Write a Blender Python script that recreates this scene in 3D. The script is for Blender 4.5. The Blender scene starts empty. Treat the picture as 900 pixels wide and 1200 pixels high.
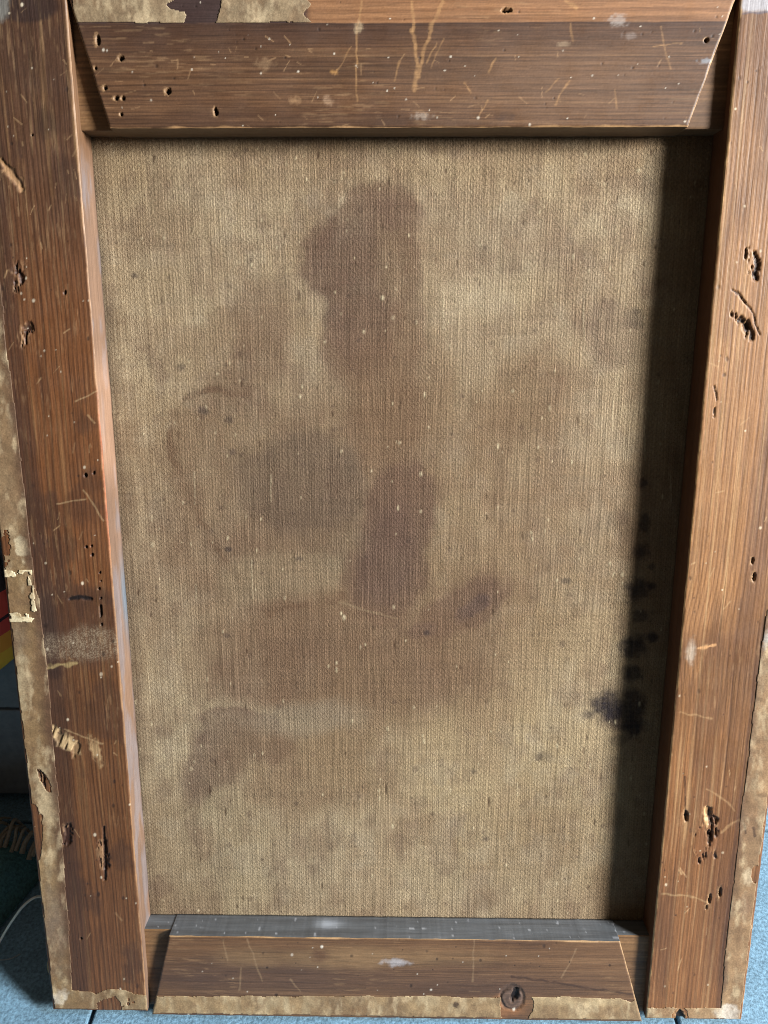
import bpy, math, random
import numpy as np
from mathutils import Matrix, Vector

# ------------------------------------------------------------------ camera, world, light
scene = bpy.context.scene
C = scene.collection
F, CAMD = 901.0, 0.43                        # focal length in photo pixels, camera distance from the frame's face (m)
LEAN = math.radians(14)
BASE = 0.448                                 # frame's foot below the local origin (m)
PITCH, YAW, ROLL = -0.2233299, 0.01500641, 0.00152038

def rot3(p, q, r):
    cx, sx, cy, sy, cz, sz = math.cos(p), math.sin(p), math.cos(q), math.sin(q), math.cos(r), math.sin(r)
    X = np.array([[1, 0, 0], [0, cx, -sx], [0, sx, cx]])
    Y = np.array([[cy, 0, sy], [0, 1, 0], [-sy, 0, cy]])
    Z = np.array([[cz, -sz, 0], [sz, cz, 0], [0, 0, 1]])
    return Y @ X @ Z
RC = rot3(PITCH, YAW, ROLL)
# the frame leans back: local x right, y up along the boards, z out of the boards towards the viewer
ROOT_M = Matrix.Translation((0, 0, 0.0065)) @ Matrix.Rotation(math.pi / 2 - LEAN, 4, 'X')
cam_local = Matrix([[RC[0][0], RC[0][1], RC[0][2], 0], [RC[1][0], RC[1][1], RC[1][2], BASE],
                    [RC[2][0], RC[2][1], RC[2][2], CAMD], [0, 0, 0, 1]])
cd = bpy.data.cameras.new('camera')
cam = bpy.data.objects.new('camera', cd)
C.objects.link(cam)
cam.matrix_world = ROOT_M @ cam_local
cd.sensor_fit = 'HORIZONTAL'
cd.sensor_width = 36
cd.lens = 36 * F / 900
cd.clip_start = 0.01
cd.clip_end = 50
scene.camera = cam

world = bpy.data.worlds.new('World')
scene.world = world
world.use_nodes = True
bg = world.node_tree.nodes['Background']
bg.inputs[0].default_value = (1.0, 0.84, 0.66, 1)
bg.inputs[1].default_value = 0.085

def area_light(name, loc, target, sx, sy, power, colour):
    ld = bpy.data.lights.new(name, 'AREA')
    ld.shape = 'RECTANGLE'
    ld.size, ld.size_y, ld.energy, ld.color = sx, sy, power, colour
    o = bpy.data.objects.new(name, ld)
    C.objects.link(o)
    o.location = loc
    o.rotation_euler = (Vector(target) - Vector(loc)).to_track_quat('-Z', 'Y').to_euler()
    return o
AIM = ROOT_M @ Vector((0, 0.30, 0))
KEYDIR = (ROOT_M.to_3x3() @ Vector((0.845, 0.25, 0.52))).normalized()
area_light('window_light', AIM + KEYDIR * 2.3, AIM, 0.44, 0.55, 140, (1.0, 0.965, 0.92))
SKYDIR = (ROOT_M.to_3x3() @ Vector((0.70, 0.60, 0.40))).normalized()
area_light('skylight', AIM + SKYDIR * 2.4, AIM, 0.35, 0.35, 30, (0.55, 0.77, 1.0))

scene.view_settings.view_transform = 'Standard'
scene.view_settings.look = 'None'
scene.view_settings.exposure = 0
scene.view_settings.gamma = 1
scene.cycles.filter_width = 1.0

# ------------------------------------------------------------------ numpy tools
rng = np.random.default_rng(11)
random.seed(5)
TAB = [rng.random((256, 256)).astype(np.float32) for _ in range(6)]

def vnoise(x, y, seed=0):
    t = TAB[seed % 6]
    ox, oy = (seed * 37.3) % 91, (seed * 17.7) % 83
    x = x + ox
    y = y + oy
    xi, yi = np.floor(x).astype(int), np.floor(y).astype(int)
    fx, fy = x - xi, y - yi
    fx, fy = fx * fx * (3 - 2 * fx), fy * fy * (3 - 2 * fy)
    a, b = t[xi & 255, yi & 255], t[(xi + 1) & 255, yi & 255]
    c, d = t[xi & 255, (yi + 1) & 255], t[(xi + 1) & 255, (yi + 1) & 255]
    return (a * (1 - fx) + b * fx) * (1 - fy) + (c * (1 - fx) + d * fx) * fy

def fbm(x, y, octv=4, seed=0):
    s, a, n = 0.0, 1.0, 0.0
    for k in range(octv):
        s = s + a * vnoise(x * 2 ** k, y * 2 ** k, seed + k * 3)
        n += a
        a *= 0.55
    return s / n

def smooth(a, b, x):
    t = np.clip((x - a) / (b - a), 0, 1)
    return t * t * (3 - 2 * t)

def srgb(r, g, b):
    c = np.array([r, g, b], float) / 255
    return np.where(c <= 0.04045, c / 12.92, ((c + 0.055) / 1.055) ** 2.4)

def proj(x, y, z):
    """local millimetres on the frame -> photo pixels"""
    d = np.stack([x, y, z - CAMD * 1000], -1) @ RC
    return 450 + F * d[..., 0] / -d[..., 2], 600 - F * d[..., 1] / -d[..., 2]

def unproj(px, py, z=0.0):
    """photo pixel -> local millimetres on the plane at height z"""
    d = RC @ np.array([(px - 450) / F, -(py - 600) / F, -1.0])
    t = (CAMD * 1000 - z) / -d[2]
    return d[0] * t, d[1] * t

class Skin:
    """albedo and relief of one surface, laid out over the photo's pixel positions of its points"""
    def __init__(s, px, py, base):
        s.px, s.py = px, py
        s.col = np.zeros(px.shape + (3,)) + base
        s.h = np.zeros(px.shape)
    def mix(s, c, m):
        m = np.clip(m, 0, 1)[..., None]
        s.col = s.col * (1 - m) + np.asarray(c) * m
    def mul(s, f):
        s.col = s.col * np.asarray(f)[..., None] if np.ndim(f) == s.px.ndim else s.col * f
    def blob(s, cx, cy, rx, ry, ang=0, soft=0.4, warp=0.35, wf=None, seed=0, octv=4):
        ca, sa = math.cos(math.radians(ang)), math.sin(math.radians(ang))
        dx, dy = s.px - cx, s.py - cy
        u, v = (dx * ca + dy * sa) / rx, (-dx * sa + dy * ca) / ry
        d = np.sqrt(u * u + v * v)
        near = d < 2.6
        out = np.zeros_like(d)
        if not near.any():
            return out
        wf = wf or 2.2 / max(rx, ry)
        n = fbm(s.px[near] * wf, s.py[near] * wf, octv, seed) - 0.5
        n2 = (fbm(s.px[near] * .09, s.py[near] * .06, 3, seed + 13) - .5) * min(.5, 9 / max(rx, ry)) if octv == 3 else 0
        out[near] = 1 - smooth(1 - soft, 1 + soft, d[near] + n * 2 * warp + n2 * 1.6)
        if octv == 3:
            out[near] *= .8 + .4 * fbm(s.px[near] * .06, s.py[near] * .05, 4, seed + 3)
        return out
    def stroke(s, pts, w, soft=0.6, warp=0.0):
        d = np.full(s.px.shape, 1e9)
        X, Y = s.px, s.py
        if warp:
            X, Y = X + (vnoise(X * 0.11, Y * 0.11, 3) - 0.5) * warp * .7, Y + (vnoise(X * 0.11, Y * 0.11, 4) - 0.5) * warp * .7
        for (x0, y0), (x1, y1) in zip(pts[:-1], pts[1:]):
            ax, ay = x1 - x0, y1 - y0
            L = ax * ax + ay * ay + 1e-9
            t = np.clip(((X - x0) * ax + (Y - y0) * ay) / L, 0, 1)
            d = np.minimum(d, np.hypot(X - x0 - t * ax, Y - y0 - t * ay))
        near = d < w * 4 + 3
        out = np.zeros_like(d)
        if near.any():
            d2 = d[near] / (.35 + 1.3 * fbm(s.px[near] * .22, s.py[near] * .22, 2, 17))
            out[near] = 1 - smooth(w * (1 - soft), w * (1 + soft), d2)
        return out
    def splinter(s, pts, w, depth, upright=True, dark=(46, 29, 20), pale=(176, 138, 100)):
        """torn fibres: a gouge that breaks up along the grain, with pale raised slivers beside it"""
        c, a = (s.px, s.py) if upright else (s.py, s.px)
        fib = fbm(c * .42, a * .07, 3, 29)
        wide = s.stroke(pts, w * 1.5, .5, 3)
        m = wide * smooth(.40, .52, fib)
        side = s.stroke([(x - w * .8, y) for x, y in pts], w * 1.7, .6, 5) * smooth(.50, .60, fbm(c * .38, a * .06, 3, 33))
        s.mix(srgb(*pale), side * .6)
        s.h += side * .15
        s.mix(srgb(*dark), m)
        s.h -= m * depth
    def hole(s, cx, cy, rx, ry, depth=2.5, ang=0, rim=True):
        m = s.blob(cx, cy, rx * .85, ry * .9, ang, 0.2, 0.45, 0.4, 1)
        if rim:
            r = s.blob(cx - 1.4, cy, rx * 1.1 + .5, ry * 1.1 + .5, ang, 0.4, 0.8, 0.5, 2)
            s.mix(srgb(176, 140, 100), r * 0.5)
        s.mix(srgb(34, 24, 18), m)
        s.h -= m * depth
    def specks(s, n, box, rmin, rmax, c, h=0.0, amt=0.9, stretch=1.0, seed=1):
        r = random.Random(seed)
        for _ in range(n):
            cx, cy = r.uniform(box[0], box[2]), r.uniform(box[1], box[3])
            rad = rmin + (rmax - rmin) * r.random() ** 2.5
            rx, ry = rad, rad * stretch * r.uniform(.8, 1.3)
            sel = (np.abs(s.px - cx) < rx * 2) & (np.abs(s.py - cy) < ry * 2)
            if not sel.any():
                continue
            d = np.hypot((s.px[sel] - cx) / rx, (s.py[sel] - cy) / ry)
            m = (1 - smooth(.5, 1.3, d)) * amt * r.uniform(.5, 1)
            s.col[sel] = s.col[sel] * (1 - m[..., None]) + np.asarray(c) * m[..., None]
            s.h[sel] += m * h

# ------------------------------------------------------------------ object tools
def mesh_from(name, V, quads, cols=None, polys=None, smooth_quads=True, n_smooth=None):
    me = bpy.data.meshes.new(name)
    quads = np.asarray(quads, np.int32).reshape(-1, 4)
    polys = polys or []
    nl = quads.size + sum(len(p) for p in polys)
    me.vertices.add(len(V))
    me.vertices.foreach_set('co', np.asarray(V, np.float32).ravel())
    me.loops.add(nl)
    li = np.concatenate([quads.ravel()] + [np.asarray(p, np.int32) for p in polys]) if polys else quads.ravel()
    me.loops.foreach_set('vertex_index', li.astype(np.int32))
    me.polygons.add(len(quads) + len(polys))
    st = list(range(0, quads.size, 4))
    o = quads.size
    for p in polys:
        st.append(o)
        o += len(p)
    me.polygons.foreach_set('loop_start', np.asarray(st, np.int32))
    sm = np.zeros(len(quads) + len(polys), bool)
    sm[:len(quads) if n_smooth is None else n_smooth] = smooth_quads
    me.polygons.foreach_set('use_smooth', sm)
    me.update(calc_edges=True)
    if cols is not None:
        a = me.attributes.new('Col', 'FLOAT_COLOR', 'POINT')
        c4 = np.ones((len(V), 4), np.float32)
        c4[:, :3] = np.clip(cols, 0.002, 0.95)
        a.data.foreach_set('color', c4.ravel())
    me.validate()
    return me

def link(name, me, mat, parent=None):
    o = bpy.data.objects.new(name, me)
    C.objects.link(o)
    if mat is not None:
        me.materials.append(mat)
    o.parent = parent
    return o

def tag(o, label, cat, group=None, kind=None):
    if label: o['label'] = label
    if cat: o['category'] = cat
    if group: o['group'] = group
    if kind: o['kind'] = kind
    return o

# ------------------------------------------------------------------ materials
def new_mat(name):
    m = bpy.data.materials.new(name)
    m.use_nodes = True
    nt = m.node_tree
    b = nt.nodes['Principled BSDF']
    return m, nt, b

def node(nt, t, **kw):
    n = nt.nodes.new(t)
    for k, v in kw.items():
        setattr(n, k, v)
    return n

def noise_node(nt, scale, detail=3, rough=0.6, dims=(1, 1, 1)):
    tc = node(nt, 'ShaderNodeTexCoord')
    mp = node(nt, 'ShaderNodeMapping')
    mp.inputs['Scale'].default_value = dims
    nz = node(nt, 'ShaderNodeTexNoise')
    nz.inputs['Scale'].default_value = scale
    nz.inputs['Detail'].default_value = detail
    nz.inputs['Roughness'].default_value = rough
    nt.links.new(tc.outputs['Object'], mp.inputs[0])
    nt.links.new(mp.outputs[0], nz.inputs[0])
    return nz

def math_node(nt, op, a, b=None):
    n = node(nt, 'ShaderNodeMath', operation=op)
    for i, v in enumerate((a, b)):
        if v is None: continue
        if isinstance(v, (int, float)): n.inputs[i].default_value = v
        else: nt.links.new(v, n.inputs[i])
    return n.outputs[0]

def range_node(nt, v, lo, hi, to0, to1):
    n = node(nt, 'ShaderNodeMapRange')
    nt.links.new(v, n.inputs[0])
    for i, x in enumerate((lo, hi, to0, to1)):
        n.inputs[i + 1].default_value = x
    return n.outputs[0]

def scale_colour(nt, colour, fac):
    n = node(nt, 'ShaderNodeVectorMath', operation='SCALE')
    nt.links.new(colour, n.inputs[0])
    nt.links.new(fac, n.inputs['Scale'])
    return n.outputs[0]

def attr_material(name, dims_fine, dims_streak, r0, r1, bump, cr=(0.72, 1.28), sr=(0.8, 1.2), spec=0.4):
    """colour comes from the surface's own albedo attribute, fine fibre from stretched noise"""
    m, nt, b = new_mat(name)
    at = node(nt, 'ShaderNodeAttribute', attribute_name='Col')
    n1 = noise_node(nt, 1.0, 3, 0.65, dims_fine)
    n2 = noise_node(nt, 1.0, 2, 0.5, dims_streak)
    f1 = range_node(nt, n1.outputs[0], 0.25, 0.75, *cr)
    f2 = range_node(nt, n2.outputs[0], 0.3, 0.7, *sr)
    f = math_node(nt, 'MULTIPLY', f1, f2)
    nt.links.new(scale_colour(nt, at.outputs['Color'], f), b.inputs['Base Color'])
    n3 = noise_node(nt, 60, 3)
    nt.links.new(range_node(nt, n3.outputs[0], 0.3, 0.7, r0, r1), b.inputs['Roughness'])
    b.inputs['Specular IOR Level'].default_value = spec
    bp = node(nt, 'ShaderNodeBump')
    bp.inputs['Strength'].default_value = 1
    bp.inputs['Distance'].default_value = bump
    s = math_node(nt, 'ADD', n1.outputs[0], n2.outputs[0])
    nt.links.new(s, bp.inputs['Height'])
    nt.links.new(bp.outputs[0], b.inputs['Normal'])
    return m

M_VERT = attr_material('pine_grain_upright', (1700, 50, 1700), (700, 8, 700), 0.42, 0.62, 0.00010, (0.80, 1.20), (0.93, 1.07), 0.4)
M_HORZ = attr_material('pine_grain_level', (50, 1700, 1700), (8, 700, 700), 0.42, 0.62, 0.00010, (0.80, 1.20), (0.93, 1.07), 0.4)
M_PAPER = attr_material('old_glued_paper', (900, 900, 900), (160, 160, 160), 0.6, 0.85, 0.00012, (0.8, 1.2), (0.85, 1.15))
def linen_material():
    """coarse plain weave: wandering ribs of uneven warp, finer weft crossing over and under"""
    m, nt, b = new_mat('stained_linen')
    at = node(nt, 'ShaderNodeAttribute', attribute_name='Col')
    tc = node(nt, 'ShaderNodeTexCoord')
    sp = node(nt, 'ShaderNodeSeparateXYZ')
    nt.links.new(tc.outputs['Object'], sp.inputs[0])
    wander = noise_node(nt, 1.0, 2, 0.5, (60, 9, 1))
    jit = noise_node(nt, 1.0, 2, 0.6, (300, 60, 1))
    u = math_node(nt, 'ADD', math_node(nt, 'MULTIPLY', sp.outputs[0], 2 * math.pi / 0.0016), math_node(nt, 'ADD', math_node(nt, 'MULTIPLY', wander.outputs[0], 22.0), math_node(nt, 'MULTIPLY', jit.outputs[0], 4.5)))
    wander2 = noise_node(nt, 1.0, 2, 0.5, (9, 60, 1))
    v = math_node(nt, 'ADD', math_node(nt, 'MULTIPLY', sp.outputs[1], 2 * math.pi / 0.0016), math_node(nt, 'ADD', math_node(nt, 'MULTIPLY', wander2.outputs[0], 20.0), math_node(nt, 'MULTIPLY', jit.outputs[0], 4.5)))
    cu = math_node(nt, 'COSINE', u)
    cross = math_node(nt, 'MULTIPLY', math_node(nt, 'COSINE', math_node(nt, 'MULTIPLY', u, 0.5)), math_node(nt, 'COSINE', math_node(nt, 'MULTIPLY', v, 0.5)))
    thick = noise_node(nt, 1.0, 2, 0.5, (520, 70, 1))
    thickw = noise_node(nt, 1.0, 2, 0.5, (20, 420, 1))
    fuzz = noise_node(nt, 1600, 3, 0.7)
    amp = range_node(nt, thick.outputs[0], 0.3, 0.7, 0.12, 0.55)
    rib = math_node(nt, 'MULTIPLY', cu, amp)
    h = math_node(nt, 'ADD', rib, math_node(nt, 'MULTIPLY', cross, 0.55))
    h = math_node(nt, 'ADD', h, range_node(nt, thick.outputs[0], 0.3, 0.7, -0.4, 0.4))
    h = math_node(nt, 'ADD', h, range_node(nt, thickw.outputs[0], 0.3, 0.7, -0.32, 0.32))
    h = math_node(nt, 'ADD', h, range_node(nt, fuzz.outputs[0], 0.3, 0.7, -1.35, 1.35))
    f = range_node(nt, h, -2.0, 2.0, 0.64, 1.36)
    hs = node(nt, 'ShaderNodeHueSaturation')
    nt.links.new(scale_colour(nt, at.outputs['Color'], f), hs.inputs['Color'])
    nt.links.new(hs.outputs[0], b.inputs['Base Color'])
    b.inputs['Roughness'].default_value = 0.92
    b.inputs['Specular IOR Level'].default_value = 0.12
    bp = node(nt, 'ShaderNodeBump')
    bp.inputs['Strength'].default_value = 1
    bp.inputs['Distance'].default_value = 0.00020
    nt.links.new(h, bp.inputs['Height'])
    nt.links.new(bp.outputs[0], b.inputs['Normal'])
    return m
M_LINEN = linen_material()

def plain(name, colour, rough=0.6, nscale=200, var=0.25, bump=0.0, dims=(1, 1, 1), spec=0.4):
    m, nt, b = new_mat(name)
    nz = noise_node(nt, nscale, 4, 0.65, dims)
    f = range_node(nt, nz.outputs[0], 0.3, 0.7, 1 - var, 1 + var)
    rgb = node(nt, 'ShaderNodeRGB')
    rgb.outputs[0].default_value = (*colour, 1)
    nt.links.new(scale_colour(nt, rgb.outputs[0], f), b.inputs['Base Color'])
    b.inputs['Roughness'].default_value = rough
    b.inputs['Specular IOR Level'].default_value = spec
    if bump:
        bp = node(nt, 'ShaderNodeBump')
        bp.inputs['Distance'].default_value = bump
        nt.links.new(nz.outputs[0], bp.inputs['Height'])
        nt.links.new(bp.outputs[0], b.inputs['Normal'])
    return m

# ------------------------------------------------------------------ floor of blue-grey speckled tiles
def floor_material():
    m, nt, b = new_mat('blue_grey_speckled_tile')
    n1 = noise_node(nt, 420, 3, 0.7)
    n2 = noise_node(nt, 35, 4, 0.6)
    f = math_node(nt, 'MULTIPLY', range_node(nt, n1.outputs[0], 0.35, 0.65, 0.6, 1.3), range_node(nt, n2.outputs[0], 0.3, 0.7, 0.85, 1.15))
    rgb = node(nt, 'ShaderNodeRGB')
    rgb.outputs[0].default_value = (0.19, 0.33, 0.44, 1)
    nt.links.new(scale_colour(nt, rgb.outputs[0], f), b.inputs['Base Color'])
    b.inputs['Roughness'].default_value = 0.55
    bp = node(nt, 'ShaderNodeBump')
    bp.inputs['Distance'].default_value = 0.0006
    nt.links.new(n1.outputs[0], bp.inputs['Height'])
    nt.links.new(bp.outputs[0], b.inputs['Normal'])
    return m
M_FLOOR = floor_material()
M_GROUT = plain('dark_grout', (0.06, 0.08, 0.10), 0.9, 300)

def box_mesh(name, x0, x1, y0, y1, z0, z1, bev=0.0):
    import bmesh
    bm = bmesh.new()
    bmesh.ops.create_cube(bm, size=1)
    for v in bm.verts:
        v.co = ((x0 + x1) / 2 + v.co.x * (x1 - x0), (y0 + y1) / 2 + v.co.y * (y1 - y0), (z0 + z1) / 2 + v.co.z * (z1 - z0))
    if bev:
        bmesh.ops.bevel(bm, geom=bm.edges[:], offset=bev, segments=2, affect='EDGES', profile=0.5)
    me = bpy.data.meshes.new(name)
    bm.to_mesh(me)
    bm.free()
    return me

floor = link('floor', box_mesh('floor', -1.0, 1.0, -0.24, 1.0, -0.03, -0.004), M_GROUT)
floor['kind'] = 'structure'
TILE = 0.40
tile_me = box_mesh('floor_tile', 0.0015, TILE - 0.0015, 0.0015, TILE - 0.0015, -0.012, 0.0, 0.0012)
tile_me.materials.append(M_FLOOR)
JX, JY = -0.2065, 0.165                      # where a joint passes under the frame's foot
for i in range(-2, 3):
    for j in range(0, 3):
        t = bpy.data.objects.new('floor_tile', tile_me)
        C.objects.link(t)
        t.parent = floor
        t.location = (JX + i * TILE, JY + (j - 1) * TILE, 0)

# ------------------------------------------------------------------ the painting, seen from the back
painting = bpy.data.objects.new('painting', None)
C.objects.link(painting)
painting.matrix_world = ROOT_M
painting.empty_display_size = 0.1
tag(painting, 'old canvas painting turned face away, stained linen in a worn brown pine stretcher', 'painting')

DEPTH = 20.0

def edge_round(e, r, drop):
    return -drop * np.clip(1 - e / r, 0, 1) ** 2

def board(name, x0b, x1b, x0t, x1t, y0, y1, mat, paint, parent, horizontal=False, step=0.5, side_base=None, side_fn=None, rough_edge=0.5, seed=0):
    """one solid plank: dense displaced front, worn arrises, deep sides and a back (all local mm)"""
    nx = int(max(x1b - x0b, x1t - x0t) / step) + 1
    ny = int((y1 - y0) / step) + 1
    u, v = np.meshgrid(np.linspace(0, 1, nx), np.linspace(0, 1, ny))
    xl, xr = x0b + (x0t - x0b) * v, x1b + (x1t - x1b) * v
    # ragged long edges
    rag = lambda t, s: (fbm(t * 0.12, t * 0 + s, 4, seed) - 0.5) * rough_edge
    yy = y0 + (y1 - y0) * v
    xl = xl + rag(yy, 3.1)
    xr = xr + rag(yy, 7.7)
    x = xl + (xr - xl) * u
    y = yy + (rag(x, 1.3) * (1 - v) + rag(x, 9.2) * v)
    px, py = proj(x, y, np.zeros_like(x))
    s = Skin(px, py, srgb(100, 70, 48))
    s.x, s.y = x, y
    s.el, s.er, s.eb, s.et = x - xl, xr - x, y - y0, y1 - y
    s.e = np.minimum(np.minimum(s.el, s.er), np.minimum(s.eb, s.et))
    paint(s)
    c_, a_ = (y, x) if horizontal else (x, y)
    pore = smooth(.60, .74, fbm(c_ * 1.3, a_ * .022, 2, seed + 40))
    s.mix(srgb(50, 33, 24), pore * .24)
    cl = smooth(.5, .68, fbm(x * .035, y * .035, 3, seed + 46))          # wear gathers in places
    s.mix(srgb(176, 142, 104), smooth(.60, .74, fbm(c_ * 1.1, a_ * .10, 3, seed + 44)) * .17 * cl)
    g_ = np.random.default_rng(seed)
    def fibres(L, sig):                                   # short fibre streaks, one point wide, running with the grain
        n_c, n_a = (x.shape[0], x.shape[1]) if horizontal else (x.shape[1], x.shape[0])
        f_ = np.repeat(g_.normal(0, sig, (n_c, n_a // L + 2)), L, axis=1)
        f_ = np.stack([np.roll(r_, int(k)) for r_, k in zip(f_, g_.integers(0, L, n_c))])[:, :n_a]
        return f_ if horizontal else f_.T
    fib = fibres(90, .05) + fibres(16, .05)
    s.col = s.col * np.exp(fib + g_.normal(0, .06, x.shape))[..., None]
    s.h = s.h + np.clip(fib, -.25, .25) * .12
    s.h = s.h - pore * .06 + g_.normal(0, .008, x.shape)
    en = 0.6 + 0.9 * fbm(x * 0.15, y * 0.15, 3, seed + 5)
    z = s.h + edge_round(s.e, 1.2 * en, 0.6 * en)
    z = np.minimum(z, 0.2)
    # light worn wood along the arrises
    V = np.stack([x, y, z], -1).reshape(-1, 3)
    idx = np.arange(nx * ny).reshape(ny, nx)
    quads = np.stack([idx[:-1, :-1], idx[:-1, 1:], idx[1:, 1:], idx[1:, :-1]], -1).reshape(-1, 4)
    per = np.concatenate([idx[0, :-1], idx[:-1, -1], idx[-1, :0:-1], idx[:0:-1, 0]])
    cols = s.col.reshape(-1, 3)
    K = 14
    P = V[per]
    n = len(per)
    ring, rc = [], []
    along = (P[:, 0] + P[:, 1])
    for k in range(K):
        q = P.copy()
        q[:, 2] = P[:, 2] + (-DEPTH - P[:, 2]) * k / (K - 1)
        ring.append(q)
        c = side_fn(q, s) if side_fn else np.zeros((n, 3)) + srgb(92, 64, 44)
        rc.append(c * (0.8 + 0.4 * fbm(along * (.03 if horizontal else .03), q[:, 2] * 0.5, 3, seed + 8))[:, None])
    o = len(V)
    V = np.concatenate([V] + ring)
    cols = np.concatenate([cols] + rc)
    r = o + np.arange(K * n).reshape(K, n)
    rn = np.roll(r, -1, 1)
    sq = np.stack([r[:-1], r[1:], rn[1:], rn[:-1]], -1).reshape(-1, 4)
    nf = len(quads)
    quads = np.concatenate([quads, sq])
    back = list(r[-1][::-1])
    me = mesh_from(name, V * 0.001 + np.array([0, BASE, 0]), quads, cols, [back], True)
    ob = link(name, me, mat, parent)
    return ob, s

def ringlines(c, along, pitch, seed, warp=2.5, wl=0.012):
    """latewood lines across a plank: irregularly spaced, gently wandering"""
    w = c + (fbm(along * wl, c * 0.03, 3, seed) - 0.5) * warp * 2 + (vnoise(c * 0.07, c * 0, seed + 1) - 0.5) * 7
    ph = w / pitch
    f = ph - np.floor(ph)
    amp = 0.5 + 0.5 * vnoise(np.floor(ph) * 0.9, along * 0.006, seed + 2)
    return smooth(0.45, 0.80, f) * (1 - smooth(0.86, 1.0, f)) * amp

def streaks(s, cx, ax, fc, fa, lo, hi, seed):
    return smooth(lo, hi, fbm(cx * fc, ax * fa, 4, seed))

# ---------- left stile
def lerp_line(y, pts):
    ys, xs = [p[1] for p in pts], [p[0] for p in pts]
    return np.interp(y, ys, xs)
L_STRIP = [(-30, 60), (6, 385), (33, 600), (41, 680), (53, 760), (65, 890), (74, 1000), (84, 1110), (88, 1200)]

def paint_stile_a(s):
    px, py, x, y = s.px, s.py, s.x, s.y
    top, mid = srgb(86, 59, 42), srgb(110, 70, 42)
    w = smooth(180, 420, py + 90 * (fbm(px * .02, py * .008, 3, 2) - .5))
    s.col = top * (1 - w)[..., None] + mid * w[..., None]
    low = smooth(680, 800, py)
    s.mix(srgb(100, 66, 41), low * .8)
    g = ringlines(x, y, 2.55, 3, 2.2)
    s.mix(srgb(48, 29, 19), g * .75)
    s.h -= g * .05
    s.mix(srgb(150, 116, 78), streaks(s, x, y, .45, .01, .56, .8, 4) * .35)
    s.mix(srgb(160, 130, 95), streaks(s, x, y, .7, .04, .56, .8, 7) * .4 * (1 - w * .8))
    s.mix(srgb(50, 34, 28), streaks(s, x, y, .12, .012, .56, .78, 5) * .4)
    s.mix(srgb(60, 42, 34), streaks(s, x, y, .05, .035, .55, .7, 9) * .45)
    # dark run beside the paper strip
    e = px - lerp_line(py, L_STRIP)
    s.mix(srgb(58, 40, 33), (1 - smooth(6, 16, np.abs(e - 7))) * .6)
    # dark band and pale bloom in the lower middle
    s.mix(srgb(66, 46, 36), s.blob(95, 735, 55, 42, 0, .5, .4, seed=3) * .65)
    s.mix(srgb(60, 46, 40), s.blob(55, 735, 14, 55, 0, .6, .3, seed=4) * .7)
    sp = np.random.default_rng(8).random(px.shape) * .7 + .3 * vnoise(px * .3, py * .2, 2)
    s.mix(srgb(150, 134, 112), s.blob(95, 757, 45, 17, -6, .5, .5, seed=5) * (.15 + .6 * smooth(.45, .75, sp)))
    s.mix(srgb(48, 34, 30), s.blob(64, 787, 9, 9, 0, .6, .4) * .9)
    s.mix(srgb(180, 158, 110), s.stroke([(50, 781), (92, 779)], 1.3, .7, 8) * .7)
    s.mix(srgb(66, 46, 36), s.blob(70, 830, 24, 60, 0, .7, .4, seed=6) * .5)
    s.mix(srgb(58, 44, 36), s.blob(54, 145, 11, 16, 0, .6, .4) * .6)
    s.mix(srgb(56, 40, 32), s.blob(40, 60, 60, 70, 0, .8, .5, seed=8) * .4)
    s.mix(srgb(50, 36, 32), s.blob(32, 8, 36, 19, 0, .15, .12, seed=1) * .85)
    s.mix(srgb(120, 118, 112), s.blob(2, 10, 8, 14, 0, .5, .5) * .8)
    # chips and gouges
    for cx, cy, rx, ry, a in ((22, 325, 4.5, 13, 0), (31, 393, 4.5, 8, 20), (79, 978, 4, 9, 0), (122, 1001, 4, 13, -8), (53, 918, 3, 14, -28)):
        sa_ = math.sin(math.radians(-a))
        s.splinter([(cx - ry * sa_, cy - ry), (cx + ry * sa_, cy + ry)], rx * .75, 1.4, True, (52, 31, 23), (160, 126, 92))
    m = s.stroke([(0, 188), (12, 200), (26, 222)], 3.5, .6, 6)
    s.mix(srgb(176, 138, 100), m * .8)
    s.h -= m * .8
    s.mix(srgb(40, 27, 22), s.stroke([(2, 186), (14, 198), (27, 218)], 1.3, .5, 5) * .8)
    m = s.stroke([(121, 970), (123, 1030)], 1.2, .6, 3)
    s.mix(srgb(46, 28, 20), m)
    s.h -= m * 1.2
    comb = smooth(.4, .6, vnoise(px * .32 + py * .12, py * .04, 1))
    m = s.stroke([(52, 852), (66, 862), (88, 880)], 6.5, .5, 5)
    s.mix(srgb(196, 168, 126), m * (.3 + .7 * comb))
    s.h -= m * (1 - comb) * 1.0
    s.mix(srgb(60, 42, 32), s.stroke([(57, 862), (64, 871)], 3, .5, 4) * .9)
    s.mix(srgb(190, 160, 118), s.blob(112, 880, 5, 14, -20, .6, .9, .25, 5) * .6)
    # worm holes and dark marks
    for cx, cy, r in ((101, 641, 1.7), (107, 640, 1.5), (108, 650, 1.8), (100, 557, 2.0), (110, 554, 1.6), (117, 671, 1.3), (118, 681, 1.1),
                      (116, 690, 1.4), (118, 701, 1.1), (119, 732, 1.4), (76, 343, 2.0), (38, 158, 1.2), (95, 1100, 1.2)):
        s.hole(cx, cy, r, r * 1.2, 2.0, rim=False)
    s.hole(118, 716, 1.8, 8, 2.2, rim=False)
    m = s.stroke([(82, 701), (94, 700), (107, 702)], 2.0, .5, 2)
    s.mix(srgb(30, 24, 24), m)
    s.h -= m * .8
    for pts in ([(75, 855), (120, 872)], [(30, 1085), (60, 1068)], [(88, 470), (122, 455)], [(66, 590), (100, 585)], [(98, 575), (122, 610)]):
        s.mix(srgb(168, 140, 104), s.stroke(pts, .8, .7, 3) * .5)
    r = random.Random(9)
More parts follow.
